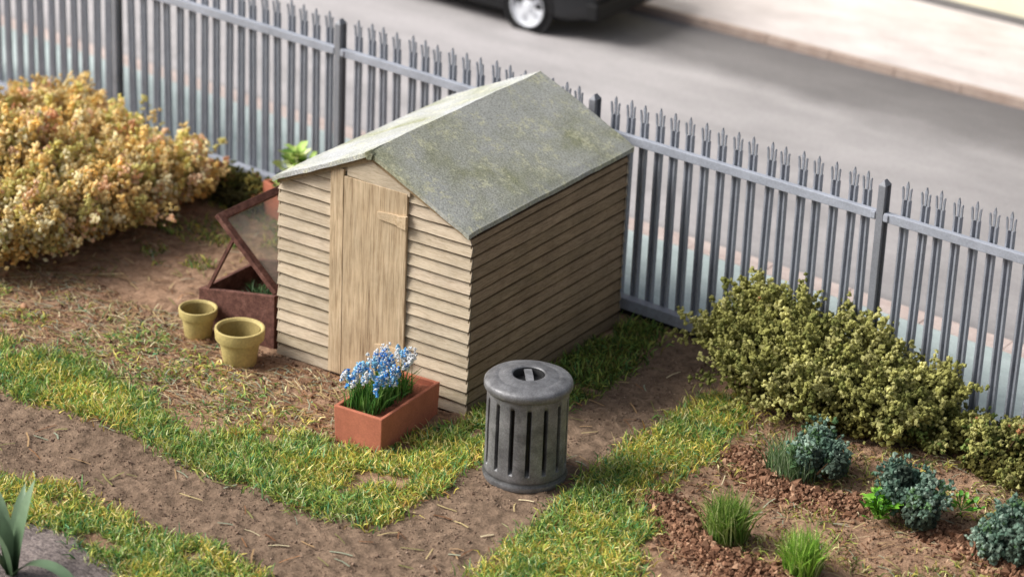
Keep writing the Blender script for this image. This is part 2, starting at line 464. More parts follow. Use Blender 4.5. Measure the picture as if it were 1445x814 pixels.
def boards(axis):
    """clapboards of one wall; axis 'x' gable walls (along x), 'y' side walls (along y). local: u along, v outwards"""
    m = MB(); n = int(2.3/PITCH)+1
    for i in range(n):
        z0 = .015+i*PITCH; z1 = z0+PITCH+.012
        if axis == 'y':
            if z0 > H-.02: break
            u0a = u0b = -.012; u1a = u1b = D+.012; z1 = min(z1, H+.02)
        else:
            # clip by the gable
            def lim(z):
                if z <= roof_z(0)-.01: return (-W-.012, .012)
                dx = (ZR-.045-z)/SL; return (-W/2-dx, -W/2+dx)
            if z0 > ZR-.09: break
            z1 = min(z1, ZR-.06)
            (u0a, u1a), (u0b, u1b) = lim(z0), lim(z1)
        k = 9; top = []; bot = []; mid = []; upr = []; up2 = []
        tilt = rng.uniform(-.004, .004); sh = rng.uniform(.86, 1.08)*(.74 if i == 0 else .9 if i == 1 else 1)
        for j in range(k+1):
            f = j/k
            jit = rng.uniform(-.005, .005)
            ub = u0a+(u1a-u0a)*f; ut = u0b+(u1b-u0b)*f
            vo = (.030 if axis == 'x' else .014)+rng.uniform(-.002, .002)
            bot.append((ub, vo, z0+jit+tilt*(f-.5))); mid.append((ub, -.012, z0+jit+tilt*(f-.5)+.012)); top.append((ut, -.004, z1))
            for h2, lst in (((.70, upr), (.80, up2)) if axis == 'x' else ((.66, upr), (.75, up2))): lst.append((ub+(ut-ub)*h2, vo+(-.002-vo)*h2, z0+(z1-z0)*h2+jit*.3+tilt*(f-.5)))
        vs = bot+mid+top+upr+up2; K = k+1; fs = []
        for j in range(k):
            fs.append((j, j+1, 3*K+j+1, 3*K+j)); fs.append((3*K+j, 3*K+j+1, 4*K+j+1, 4*K+j)); fs.append((4*K+j, 4*K+j+1, 2*K+j+1, 2*K+j)); fs.append((K+j, K+j+1, j+1, j))
        fs.append((0, 3*K, 4*K, 2*K, K)); fs.append((k, K+k, 2*K+k, 4*K+k, 3*K+k))
        t = np.array((sh, sh*rng.uniform(.98, 1.0), sh*rng.uniform(.95, 1.0)))
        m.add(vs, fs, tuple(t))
        o = len(m.v)-len(vs)   # dark wash in the joints, painting in the shadow under each overhang
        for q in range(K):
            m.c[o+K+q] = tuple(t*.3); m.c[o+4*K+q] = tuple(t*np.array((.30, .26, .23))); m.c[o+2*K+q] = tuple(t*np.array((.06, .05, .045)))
    return m
def wall_part(axis, name, mat, loc, rz, flip=False):
    m = boards(axis)
    # plain sheathing behind the boards
    if axis == 'y': m.box(.0, D, -.06, -.022, 0, H+.03)
    else:
        pts = [(-W, 0), (0, 0), (0, H+.03), (-W/2, ZR-.06), (-W, H+.03)]
        m.add([(x, -.022, z) for x, z in pts]+[(x, -.06, z) for x, z in pts],
              [(0, 1, 2, 3, 4), (9, 8, 7, 6, 5)])
    # to world: x' = u, y' = -v for front
    fl = []
    for (u, v, z) in m.v:
        if axis == 'x': fl.append((u, -v, z) if not flip else (u, D+v, z))
        else: fl.append((v, u, z) if not flip else (-W-v, u, z))
    m.v = fl
    o = m.build(name, mat, shed); return o
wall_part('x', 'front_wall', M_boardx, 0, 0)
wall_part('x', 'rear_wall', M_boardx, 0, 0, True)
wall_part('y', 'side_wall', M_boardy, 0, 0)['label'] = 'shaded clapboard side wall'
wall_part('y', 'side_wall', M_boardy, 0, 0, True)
# door: planks with grooves
door_x0, door_x1 = -1.50, -.665
m = MB()
for i, (a, b, zt, pr, sh) in enumerate(((door_x0, door_x0+.145, 2.03, .052, 1.06), (door_x0+.1455, door_x1, 1.965, .048, .98))):
    m.box(a, b, -pr, -.02, .03, zt, (sh, sh*.99, sh*.98))
door = m.build('door', M_door, shed, bevel=.005)
# strap hinges at the right edge of the door
for hz in (1.70, .42):
    m = MB()
    pts = [(-.31, .026), (-.28, .034), (-.08, .048), (.0, .058), (.012, .058)]
    for k, (x0, h0) in enumerate(pts[:-1]):
        x1, h1 = pts[k+1]
        m.add([(door_x1+x0, -.0655-.018*(x0 > -.2), hz-h0), (door_x1+x1, -.0655-.018*(x0 > -.2), hz-h1), (door_x1+x1, -.0655-.018*(x0 > -.2), hz+h1), (door_x1+x0, -.0655-.018*(x0 > -.2), hz+h0),
               (door_x1+x0, -.0475, hz-h0), (door_x1+x1, -.0475, hz-h1), (door_x1+x1, -.0475, hz+h1), (door_x1+x0, -.0475, hz+h0)],
              [(0, 1, 2, 3), (0, 4, 5, 1), (2, 6, 7, 3), (0, 3, 7, 4), (1, 5, 6, 2)], (1, .98, .95))
    m.tube([(door_x1+.002, -.062, hz-.06), (door_x1+.002, -.062, hz+.06)], .014, 8)
    m.build('hinge', M_trim, door)
# plain board closing the gable over the door
m = MB(); zc = 1.972
xa, xb = -1.322, -.60
pts = [(xa, zc+.005), (-.64, zc-.03), (-.64, roof_z(-.64)-.005), (-W/2+.06, ZR-.115), (-W/2-.06, ZR-.115), (xa, roof_z(xa)-.01)]
m.add([(x, -.044, z) for x, z in pts]+[(x, -.0, z) for x, z in pts],
      [(0, 1, 2, 3, 4, 5)]+[(i, i+6, (i+1) % 6+6, (i+1) % 6) for i in range(6)])
m.build('door_head', M_boardx, shed, bevel=.004)

# roof: two felted slabs, slightly uneven
def felt():
    m = Mat('mineral_roof_felt', .92, .15)
    a = m.noise(1.5, 4, .55, None, .5); b = m.noise(60, 5, .75); c = m.noise(5, 4, .6); d = m.noise(22, 4, .7)
    col = m.ramp(a, [(.40, lin(178, 179, 172)), (.54, lin(168, 169, 154)), (.68, lin(148, 150, 116))])
    # yellow-grey lichen
    li = m.ramp(m.math('MULTIPLY', c, d), [(.27, 0.0), (.36, .75)])
    col = m.mix(li, col, lin(206, 204, 172))
    col = m.mix(1.0, col, m.ramp(b, [(.34, .52), (.62, 1.16)]), 'MULTIPLY')
    col = m.mix(1.0, col, m.attr(), 'MULTIPLY')
    m.color(col).bump(b, .6, .014)
    return m.m
M_felt = felt()
def roof_panel(side):
    nu, nv = 30, 40; th = .04
    of, ob, ox = .094, .09, .0215
    vs_t = []; vs_b = []
    for j in range(nv+1):
        for i in range(nu+1):
            f = i/nu; g_ = j/nv
            run = W/2+ox
            x = run*f; y = -of+(D+of+ob)*g_
            z = ZR-SL*x
            z += .014*(vn(x*2.2+side*9, y*2.2, 31)-.5)+.006*(vn(x*9+side*5, y*9, 32)-.5)
            if g_ < .04: z -= .012*(1-g_/.04)                       # front edge turned down
            if f > .96: z -= .008
            yj = y+(.012*(vn(x*6, 3.3+side, 33)-.5) if j in (0, nv) else 0)
            xx = -W/2+side*(x+(.006*(vn(y*7, 7.7, 34)-.5) if i == nu else 0))
            vs_t.append((xx, yj, z)); vs_b.append((xx, yj, z-th-.006*vn(x*8, y*8, 35)))
    n = len(vs_t); fs = []; K = nu+1
    for j in range(nv):
        for i in range(nu):
            a = j*K+i; q = (a, a+1, a+K+1, a+K) if side > 0 else (a, a+K, a+K+1, a+1)
            fs.append(q); fs.append(tuple(n+t for t in q[::-1]))
    edge = [i for i in range(K)]+[j*K+nu for j in range(1, nv+1)]+[nv*K+i for i in range(nu-1, -1, -1)]+[j*K for j in range(nv-1, 0, -1)]
    for k in range(len(edge)):
        a, b = edge[k], edge[(k+1) % len(edge)]
        fs.append((b, a, n+a, n+b) if side > 0 else (a, b, n+b, n+a))
    m = MB(); m.add(vs_t+vs_b, fs, (1, 1, 1) if side > 0 else (1.25, 1.26, 1.38))  # left slope tinted paler: glare painted into the felt colour
    o = m.build('roof_panel', M_felt, shed, autosmooth=40)
    return o
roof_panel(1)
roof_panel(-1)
# crumpled end of the felt at the gable
m = MB()
m.add([(-W/2-.05, -.108, ZR-.026), (-W/2+.045, -.108, ZR-.024), (-W/2+.036, -.116, ZR-.075), (-W/2-.02, -.112, ZR-.085), (-W/2, -.112, ZR+.004),
       (-W/2-.05, -.06, ZR-.026), (-W/2+.045, -.06, ZR-.024), (-W/2+.036, -.09, ZR-.075), (-W/2-.02, -.09, ZR-.085), (-W/2, -.06, ZR+.004)],
      [(0, 3, 2, 1, 4), (0, 4, 9, 5), (4, 1, 6, 9), (1, 2, 7, 6), (2, 3, 8, 7), (3, 0, 5, 8)], (.6, .6, .6))
m.build('ridge_end', M_felt, shed, bevel=.006)
# bargeboards under the front and back roof edges
for yy in (-.050, D+.060):
    for sgn in (-1, 1):
        m = MB(); vs = []
        for x, dz0, dz1 in ((.004, .105, .060), (W/2-.01, .088, .060)):
            for y in (yy-.014, yy+.004):
                for dz in (dz0, dz1): vs.append((-W/2+sgn*x, y, ZR-SL*x-dz))
        m.add(vs, [(0, 1, 5, 4), (2, 6, 7, 3), (0, 4, 6, 2), (1, 3, 7, 5), (4, 5, 7, 6), (0, 2, 3, 1)], (.5, .46, .4))
        m.build('bargeboard', M_trim, shed)

# ----------------------------------------------------------------- dustbin
def bin_metal():
    m = Mat('gunmetal_paint', .48, .5, .35)
    a = m.noise(7, 5, .65); b = m.noise(70, 4, .75); c = m.noise(22, 4, .7)
    col = m.ramp(a, [(.3, lin(90, 90, 92)), (.5, lin(120, 120, 122)), (.72, lin(146, 146, 148))])
    col = m.mix(1.0, col, m.ramp(b, [(.32, .62), (.66, 1.08)]), 'MULTIPLY')
    col = m.mix(m.ramp(c, [(.58, 0.0), (.72, .4)]), col, lin(70, 68, 66))
    col = m.mix(1.0, col, m.attr(), 'MULTIPLY')
    m.color(col).bump(b, .35, .006)
    m.rough(m.ramp(c, [(.3, .38), (.7, .62)]))
    return m.m
M_bin = bin_metal()
binn = empty('dustbin', (1.034, -.62, 0), .10, 'weathered grey metal dustbin with fluted sides standing on the path', 'dustbin')
NS = 15; n = NS*24
zs = [0, .012, .012, .05, .06, .075, .085, .10, .135, .15, .165, .2, .3, .4, .5, .6, .69, .715, .73, .75, .79, .84]
rs = [.315, .335, .345, .356, .352, .340, .340, .343, .343, .343, .343, .342, .342, .341, .340, .339, .338, .338, .338, .338, .337, .336]
vs = []; cs = []
for z, r in zip(zs, rs):
    for i in range(n):
        a = 2*math.pi*(i+.5)/n; ph = ((i+.5) % 24)/24-.5
        # raised flat rib between recessed slots
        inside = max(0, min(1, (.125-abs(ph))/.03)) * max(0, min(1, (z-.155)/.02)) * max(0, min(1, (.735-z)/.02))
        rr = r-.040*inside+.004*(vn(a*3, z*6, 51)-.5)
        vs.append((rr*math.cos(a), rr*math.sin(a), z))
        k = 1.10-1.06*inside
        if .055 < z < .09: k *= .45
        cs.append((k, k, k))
fs = []
for j in range(len(zs)-1):
    for i in range(n): fs.append((j*n+i, j*n+(i+1) % n, (j+1)*n+(i+1) % n, (j+1)*n+i))
fs.append(tuple(range(n))[::-1])
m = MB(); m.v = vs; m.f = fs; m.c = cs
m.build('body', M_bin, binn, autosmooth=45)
m = MB()
m.lathe([(.345, .80), (.358, .802), (.367, .815), (.369, .842), (.365, .862), (.352, .875), (.33, .884), (.29, .893), (.262, .899), (.254, .8965), (.246, .899),
         (.19, .911), (.150, .916), (.138, .914), (.132, .906)], 72, col=(1.1, 1.1, 1.1))
m.lathe([(.132, .906), (.126, .875), (.12, .845), (.0, .842)], 72, col=(.22, .22, .22))
m.lathe([(.345, .80), (.338, .815), (.0, .82)], 72)
for i, p in enumerate(m.v):   # little dents
    a = math.atan2(p[1], p[0]); m.v[i] = (p[0], p[1], p[2]+.006*(vn(p[0]*6+3, p[1]*6, 52)-.5))
lid = m.build('lid', M_bin, binn, autosmooth=50)
m = MB(); vs = []
for k in range(9):
    f = k/8*2-1; vs.append((f*.129, 0, .896+.014*(1-f*f)))
for a_, b_ in zip(vs[:-1], vs[1:]):
    m.add([(a_[0], -.032, a_[2]), (b_[0], -.032, b_[2]), (b_[0], .032, b_[2]), (a_[0], .032, a_[2]),
           (a_[0], -.032, a_[2]-.016), (b_[0], -.032, b_[2]-.016), (b_[0], .032, b_[2]-.016), (a_[0], .032, a_[2]-.016)],
          [(0, 1, 2, 3), (7, 6, 5, 4), (0, 4, 5, 1), (2, 6, 7, 3), (1, 5, 6, 2), (3, 7, 4, 0)], (1.5, 1.5, 1.5))
hd = m.build('lid_handle', M_bin, lid); hd.rotation_euler = (0, 0, math.radians(128)-.1)

binn.scale = (1.025, 1.025, 1.05)
# ----------------------------------------------------------------- pots
M_pot = speckled('olive_yellow_glaze', lin(216, 196, 130), .65, .3, .32, 45, .2, .004, True).m
def pot(loc, rim, base, h, band, label):
    p = empty('flower_pot', (*loc, height(loc[0], loc[1])-.004), rng.uniform(0, 6), label, 'flower pot', 'olive pots by the cold frame')
    m = MB(); t = rim*.13
    ri = rim-t*.6; rb = ri-(ri-base)*(band/h)
    m.lathe([(0, 0), (base*.93, 0), (base, .012), (rb-.006, h-band-.005)], 56)
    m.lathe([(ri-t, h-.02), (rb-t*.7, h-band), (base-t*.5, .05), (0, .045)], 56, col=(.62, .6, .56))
    body = m.build('pot_body', M_pot, p, autosmooth=50)
    m = MB()
    m.lathe([(rb-.008, h-band), (rim*.955, h-band+.003), (rim*.975, h-band+.015), (rim, h-.02), (rim*.992, h-.005), (rim-.012, h),
             (rim-t+.006, h-.002), (rim-t, h-.012), (ri-t, h-.04)], 56, col=(1.03, 1.03, 1.02))
    m.build('rim', M_pot, p, autosmooth=50)
    return p
pot((-2.285, -.35), .232, .150, .375, .115, 'larger olive yellow flower pot in front, close beside the shed')
pot((-2.93, -.165), .183, .128, .295, .09, 'smaller olive yellow flower pot to the left of the larger pot')

# ----------------------------------------------------------------- planters
M_terra = speckled('terracotta', lin(200, 124, 98), .85, .2, .25, 60, .25, .005, True).m
M_planter_soil = soil_mat('planter_soil', lin(92, 56, 42), lin(160, 100, 78), lin(192, 130, 104))
def planter(loc, rz, L, Wd, h, label):
    p = empty('planter_box', (*loc, 0), rz, label, 'planter')
    m = MB(); t = .035; fl = .012
    o0 = [(-Wd/2+fl, -L/2+fl), (Wd/2-fl, -L/2+fl), (Wd/2-fl, L/2-fl), (-Wd/2+fl, L/2-fl)]
    o1 = [(-Wd/2, -L/2), (Wd/2, -L/2), (Wd/2, L/2), (-Wd/2, L/2)]
    i1 = [(-Wd/2+t, -L/2+t), (Wd/2-t, -L/2+t), (Wd/2-t, L/2-t), (-Wd/2+t, L/2-t)]
    vs = [(x, y, -.01) for x, y in o0]+[(x, y, h) for x, y in o1]+[(x, y, h) for x, y in i1]+[(x, y, h-.12) for x, y in i1]
    fs = [(3, 2, 1, 0)]
    for k in range(4):
        q = (k+1) % 4
        fs += [(k, q, 4+q, 4+k), (4+k, 4+q, 8+q, 8+k), (8+k, 8+q, 12+q, 12+k)]
    fs.append((12, 13, 14, 15))
    m.add(vs, fs); m.build('box', M_terra, p, bevel=.008)
    nn = 22; gx_ = np.linspace(-Wd/2+t-.004, Wd/2-t+.004, nn); gy_ = np.linspace(-L/2+t-.004, L/2-t+.004, nn*2)
    A, B = np.meshgrid(gx_, gy_); Zs = h-.045+.035*(vn(A*14, B*14, 61)-.5)
    i2, j2 = np.meshgrid(np.arange(nn-1), np.arange(nn*2-1)); F = np.stack([j2*nn+i2, j2*nn+i2+1, (j2+1)*nn+i2+1, (j2+1)*nn+i2], -1).reshape(-1, 4)
    fast_mesh('soil', np.stack([A, B, Zs], -1), F, M_planter_soil, p, smooth=True)
    return p
planter((-.415, -.625), .045, .93, .50, .34, 'terracotta trough planter of blue and white flowers by the shed door')
planter((-3.80, 2.66), math.radians(72), .95, .5, .37, 'terracotta trough half hidden behind the left side of the shed')

# ----------------------------------------------------------------- foliage builders
OCT = np.array([(1, 0, 0), (-1, 0, 0), (0, 1, 0), (0, -1, 0), (0, 0, 1), (0, 0, -1)], float)
OCF = np.array([(0, 2, 4), (2, 1, 4), (1, 3, 4), (3, 0, 4), (2, 0, 5), (1, 2, 5), (3, 1, 5), (0, 3, 5)])
def randrot(n):
    q = rng.normal(size=(n, 4)); q /= np.linalg.norm(q, axis=1)[:, None]
    w, x, y, z = q.T
    return np.stack([1-2*(y*y+z*z), 2*(x*y-z*w), 2*(x*z+y*w), 2*(x*y+z*w), 1-2*(x*x+z*z), 2*(y*z-x*w), 2*(x*z-y*w), 2*(y*z+x*w), 1-2*(x*x+y*y)], -1).reshape(n, 3, 3)
def granules(P, S, C, flat=.8):
    n = len(P)
    base = OCT[None]*rng.uniform(.55, 1.35, (n, 6, 1))*np.array([1, .8, flat])
    v = np.einsum('nij,nkj->nki', randrot(n), base)*np.asarray(S)[:, None, None]+P[:, None, :]
    f = (OCF[None]+6*np.arange(n)[:, None, None]).reshape(-1, 3)
    c = np.repeat(C, 6, 0)
    return v.reshape(-1, 3), f, c
def unit(v): return v/np.maximum(np.linalg.norm(v, axis=-1, keepdims=True), 1e-9)
def pick(pal, n):
    w = np.array([p[0] for p in pal], float); w /= w.sum()
    cs = np.array([p[1] for p in pal]); return cs[rng.choice(len(pal), n, p=w)]

def bush(name, loc, lobes, nsprig, per, size, pal, label, cat, sprig_len=(.16, .34), spread=.05, group=None, core=(.05, .04, .02), up=.55, zmin=-.25, stems=14, gap=.36):
    root = empty(name, loc, 0, label, cat, group)
    L = np.array(lobes, float)   # cx cy cz rx ry rz
    w = (L[:, 3]*L[:, 4]*L[:, 5])**(2/3); w /= w.sum()
    P = []; S = []; C = []
    k = rng.choice(len(L), nsprig, p=w)
    d = unit(rng.normal(size=(nsprig, 3)) + np.array([0, 0, .15])); d[:, 2] = np.where(d[:, 2] < zmin, -d[:, 2], d[:, 2])
    c0 = L[k, :3]; r0 = L[k, 3:6]
    surf = c0+d*r0*rng.uniform(.72, .98, (nsprig, 1))
    g1 = vn(surf[:, 0]*6.3+surf[:, 2]*4.3, surf[:, 1]*6.3-surf[:, 2]*4.7, 71)
    keep = (g1 > gap*.8) & (surf[:, 2] > .02)
    surf = surf[keep]; d = d[keep]; ns = len(surf)
    ax = unit(d*(1-up)+np.array([0, 0, up])+rng.normal(size=(ns, 3))*.28)
    ln = rng.uniform(*sprig_len, ns)*(1+.5*(rng.random(ns) < .12))
    cs = pick(pal, ns)*rng.uniform(.8, 1.25, (ns, 1))
    t = rng.random((ns, per))**.8
    off = rng.normal(size=(ns, per, 3))*spread*(1.15-.75*t[..., None])
    pts = surf[:, None]+ax[:, None]*(t[..., None]*ln[:, None, None]-.3*ln[:, None, None])+off
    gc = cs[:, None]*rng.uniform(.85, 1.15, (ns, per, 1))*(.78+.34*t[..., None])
    alt = pick(pal, ns*per).reshape(ns, per, 3); gc = np.where(rng.random((ns, per, 1)) < .12, alt, gc)
    P.append(pts.reshape(-1, 3)); C.append(gc.reshape(-1, 3)); S.append(size*rng.uniform(.6, 1.3, ns*per))
    # inner mass
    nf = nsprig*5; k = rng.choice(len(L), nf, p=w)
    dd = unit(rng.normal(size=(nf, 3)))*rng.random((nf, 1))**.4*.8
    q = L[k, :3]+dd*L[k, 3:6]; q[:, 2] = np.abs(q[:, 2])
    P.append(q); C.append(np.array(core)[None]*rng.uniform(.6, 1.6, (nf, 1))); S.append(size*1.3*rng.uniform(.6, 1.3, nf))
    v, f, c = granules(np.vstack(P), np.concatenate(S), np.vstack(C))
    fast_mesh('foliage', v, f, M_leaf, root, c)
    m = MB()
    for _ in range(stems):
        l = L[rng.integers(len(L))]; a = rng.uniform(0, 6.28)
        e = l[:3]+np.array([math.cos(a)*l[3], math.sin(a)*l[4], rng.uniform(-.2, .9)*l[5]])*rng.uniform(.8, 1.08)
        b = np.array([l[0]*.1+rng.normal()*.02, l[1]*.1+rng.normal()*.02, -.02]); mid = (b+e)/2+rng.normal(size=3)*.06
        if e[2] < .03: e[2] = .05
        mid[2] = abs(mid[2])
        m.tube([b, mid, e], [.018, .011, .004], 5)
    m.build('stem', M_twig, root)
    return root

def grass_mesh(P, L, lean, col, width=.0125, droop=.5, z=None):
    n = len(P)
    base = np.zeros((n, 3)); base[:, :2] = P[:, :2]; base[:, 2] = (height(P[:, 0], P[:, 1]) if z is None else z)-.008
    a = rng.uniform(0, 2*np.pi, n); hd_ = np.stack([np.cos(a), np.sin(a), np.zeros(n)], -1)
    tl = np.clip(lean, 0, 1.5)
    d0 = unit(hd_*np.sin(tl*.6)[:, None]+np.array([0, 0, 1])*np.cos(tl*.6)[:, None])
    t2 = tl*(1+droop*.6); d1 = unit(hd_*np.sin(t2)[:, None]+np.array([0, 0, 1])*np.cos(t2)[:, None])
    b = rng.uniform(0, 2*np.pi, n); side = np.stack([np.cos(b), np.sin(b), rng.normal(0, .3, n)], -1)
    side = unit(np.cross(d0, side))*(width*rng.uniform(.6, 1.25, n)/2)[:, None]
    mid = base+d0*(L*.55)[:, None]; tip = mid+d1*(L*.45)[:, None]
    V = np.stack([base-side, base+side, mid+side*.9, mid-side*.9, tip+side*.25, tip-side*.25], 1).reshape(-1, 3)
    F = np.array([(0, 1, 2, 3), (3, 2, 4, 5)])[None]+6*np.arange(n)[:, None, None]
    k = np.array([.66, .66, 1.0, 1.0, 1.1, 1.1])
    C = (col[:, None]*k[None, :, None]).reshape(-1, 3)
    return V, F.reshape(-1, 4), C
GREEN = [(3.0, lin(140, 176, 88)), (1.6, lin(104, 150, 88)), (2.6, lin(186, 198, 100)), (2.8, lin(222, 210, 110)), (2.1, lin(240, 230, 170)), (.6, lin(196, 156, 96)), (.6, lin(128, 182, 136))]
OLIVE = [(3, lin(100, 116, 50)), (2, lin(80, 102, 48)), (1.4, lin(136, 132, 64)), (.5, lin(170, 150, 90))]
def turf(name, poly, dens, label=None, pal=GREEN, Lr=(.05, .145), edge=.06, lean=(.3, 1.55), thin=.16):
    n = int(poly_area(poly)*dens)
    P = rand_poly(poly, n)
    P = P+rng.normal(0, edge, P.shape)+.10*(np.stack([vn(P[:, 0]*4, P[:, 1]*4, 81), vn(P[:, 0]*4, P[:, 1]*4, 82)], -1)-.5)
    if thin:
        P = P[vn(P[:, 0]*3.5, P[:, 1]*3.5, 83) > thin]
    P = P[P[:, 1] < FO[1]+(P[:, 0]-FO[0])*math.tan(FA)-.05]
    inshed = (P[:, 0] > -W-.02) & (P[:, 0] < .03) & (P[:, 1] > -.05) & (P[:, 1] < D+.05)
    P = P[~inshed]; n = len(P)
    pa = pick(pal, n); patch = vn(P[:, 0]*3+5, P[:, 1]*3, 84)[:, None]; tint = pick([pal[0], pal[2], pal[3]], 1)[0]
    warm = np.array(lin(178, 172, 66)); cool = np.array(lin(74, 126, 58))
    if pal is GREEN: pa = pa*(.82+.36*patch)*np.where(patch > .5, np.array([1.06, 1.0, .9]), np.array([.88, 1.0, 1.0]))
    V, F, C = grass_mesh(P, rng.uniform(*Lr, n), rng.uniform(*lean, n), pa*rng.uniform(.66, 1.24, (n, 1)))
    return tag(fast_mesh(name, V, F, M_grass, colors=C), label, 'grass', None, 'stuff')
S1 = [(-7, -1.5), (-4.3, -1.40), (-3.5, -1.30), (-2.8, -1.36), (-2.25, -1.52), (-1.75, -1.80), (-1.45, -1.52), (-.975, -1.22), (-.6, -1.10), (-.2, -1.14), (-.10, -.70),
      (.08, -.1), (.12, .15), (.5, .0), (.56, -.48), (.64, -1.38), (.54, -2.16), (-.23, -2.28), (-1.1, -2.26), (-1.7, -2.12), (-1.95, -2.1), (-2.8, -2.03), (-3.5, -2.12), (-5, -2.15), (-7, -2.2)]
S2 = [(-6, -3.5), (-2.4, -3.4), (-1.8, -3.2), (-.9, -3.35), (-.27, -3.24), (.36, -3.34), (.62, -3.9), (.5, -4.8), (-.1, -4.6), (-.5, -3.98), (-1.24, -3.78), (-1.8, -3.84), (-2.6, -3.95), (-6, -4.2)]
S3 = [(1.9, -3.2), (1.66, -2.36), (1.63, -1.28), (1.48, -.6), (1.42, .17), (1.46, 1.05), (1.42, 1.7), (1.7, 1.95), (2.0, 1.5), (2.12, .6), (2.12, -.2), (2.48, -.85), (2.7, -1.5), (3.0, -2.6)]
S4 = [(.03, .15), (.03, 2.75), (.42, 2.72), (.62, 2.1), (.68, .9), (.52, -.1), (.15, -.1)]
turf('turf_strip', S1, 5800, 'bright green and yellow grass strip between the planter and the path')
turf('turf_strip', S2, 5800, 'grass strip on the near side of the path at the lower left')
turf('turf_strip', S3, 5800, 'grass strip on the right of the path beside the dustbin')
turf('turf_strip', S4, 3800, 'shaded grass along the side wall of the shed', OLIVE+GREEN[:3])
# sparse fibres on the bare soil
turf('sparse_grass', [(-7, 2.9), (-3.6, 2.6), (-3.2, 1.2), (-3.3, .7), (-5, .5), (-6, 1)], 900, 'thin patchy grass on the soil behind the cold frame', OLIVE+GREEN[:4], (.05, .11), .1, (.6, 1.4), .45)
turf('sparse_grass', [(-6.5, -.4), (-3, -.3), (-2.2, -.6), (-.8, -.9), (-.8, -1.2), (-2, -1.6), (-4, -1.3), (-6.5, -1.4)], 700, 'thin flattened grass on the bare soil in front of the shed', GREEN, (.06, .13), .1, (.9, 1.5), .48)
turf('sparse_grass', [(2.1, 1.7), (2.3, .5), (3, -.9), (5.5, -.2), (6, 2.2), (3.2, 1.8)], 520, 'thin dry grass across the vegetable bed', OLIVE+GREEN[2:5], (.06, .13), .1, (.9, 1.5), .42)
STRAW = [(1.6, lin(206, 184, 134)), (2, lin(186, 152, 112)), (1.6, lin(140, 136, 84)), (1.6, lin(160, 166, 142)), (.7, lin(232, 216, 176)), (2.2, lin(134, 94, 66)), (1.2, lin(168, 122, 84))]
def litter(name, poly, n, label, Lr=(.06, .20), wd=.0040):
    P = rand_poly(poly, n); n = len(P)
    keep = ~((P[:, 0] > -W) & (P[:, 0] < .02) & (P[:, 1] > -.02) & (P[:, 1] < D)); P = P[keep]; n = len(P)
    a = rng.normal(-.1, .75, n); ln = rng.uniform(*Lr, n); ax = np.stack([np.cos(a), np.sin(a), rng.normal(0, .10, n)], -1)
    sd = np.stack([-np.sin(a), np.cos(a), np.zeros(n)], -1)*(wd*rng.uniform(.6, 1.4, n))[:, None]
    c = np.stack([P[:, 0], P[:, 1], height(P[:, 0], P[:, 1])+.016], -1); up = np.array([0, 0, .005])
    bend = sd*rng.normal(0, 1.0, n)[:, None]
    V = np.stack([c-ax*ln[:, None]/2-sd, c-ax*ln[:, None]/2+sd, c+bend+sd+up, c+bend-sd+up, c+ax*ln[:, None]/2+sd, c+ax*ln[:, None]/2-sd], 1).reshape(-1, 3)
    F = (np.array([(0, 1, 2, 3), (3, 2, 4, 5)])[None]+6*np.arange(n)[:, None, None]).reshape(-1, 4)
    C = np.repeat(pick(STRAW, n)*rng.uniform(.7, 1.1, (n, 1)), 6, 0)
    return tag(fast_mesh(name, V, F, M_litter, colors=C), label, 'straw', None, 'stuff')
litter('straw_litter', [(-6.5, .2), (-3.4, .1), (-2.3, -.4), (-1.5, -.05), (-.7, -.1), (-.7, -1.1), (-1.6, -1.5), (-2.4, -1.45), (-4, -1.3), (-6.5, -1.4)], 3000, 'dry straw fibres strewn over the soil before the shed')
litter('straw_litter', PATH, 260, 'a few pale straw fibres lying on the path', (.10, .22), .0062)
litter('straw_litter', [(2.1, 1.8), (2.1, .2), (2.6, -1.2), (5.8, -.6), (6, 2.3), (3.2, 2.0)], 900, 'dry stalks scattered over the vegetable bed')
litter('straw_litter', [(-5.6, -.5), (-4.7, -.3), (-4.4, .5), (-5, .6), (-5.6, 0)], 40, 'long dry stalks lying under the golden bush', (.3, .7))
litter('straw_litter', [(-7, 2.9), (-3.2, 2.4), (-3.2, .3), (-6.5, .2)], 500, 'dry fibres on the soil behind the cold frame')

def clods(name, pts, spread, n, label, size=(.012, .034), col=((3, lin(154, 116, 92)), (2, lin(124, 90, 70)), (1, lin(188, 150, 122)))):
    """crumbled earth heaped along a line"""
    pts = np.array(pts, float); k = rng.integers(0, len(pts)-1, n); f = rng.random((n, 1))
    c = pts[k]*(1-f)+pts[k+1]*f; o = rng.normal(0, spread, (n, 2)); c = c+o
    hz = .10*np.exp(-(o**2).sum(1)/(2*(spread*.9)**2))
    s = rng.uniform(*size, n)*(1+.8*(rng.random(n) < .1))
    P = np.stack([c[:, 0], c[:, 1], height(c[:, 0], c[:, 1])+hz*rng.uniform(.1, 1, n)], -1)
    v, fc, cc = granules(P, s, pick(list(col), n)*rng.uniform(.7, 1.2, (n, 1)), .85)
    return tag(fast_mesh(name, v, fc, M_clod, colors=cc), label, 'soil', None, 'stuff')
clods('soil_clods', [(2.32, .88), (2.6, .62), (2.95, .52), (3.35, .55), (3.66, .72)], .10, 3400, 'ridge of crumbled brown soil under the grassy blue-green plant')
clods('soil_clods', [(2.12, -.30), (2.45, -.50), (2.8, -.72), (3.15, -.88), (3.6, -.92)], .12, 4200, 'ridge of crumbled brown soil by the two grass tufts')
clods('soil_clods', [(4.25, .68), (4.6, .55), (5.0, .42), (5.5, .4)], .10, 2300, 'crumbled brown soil between the blue-green shrubs')

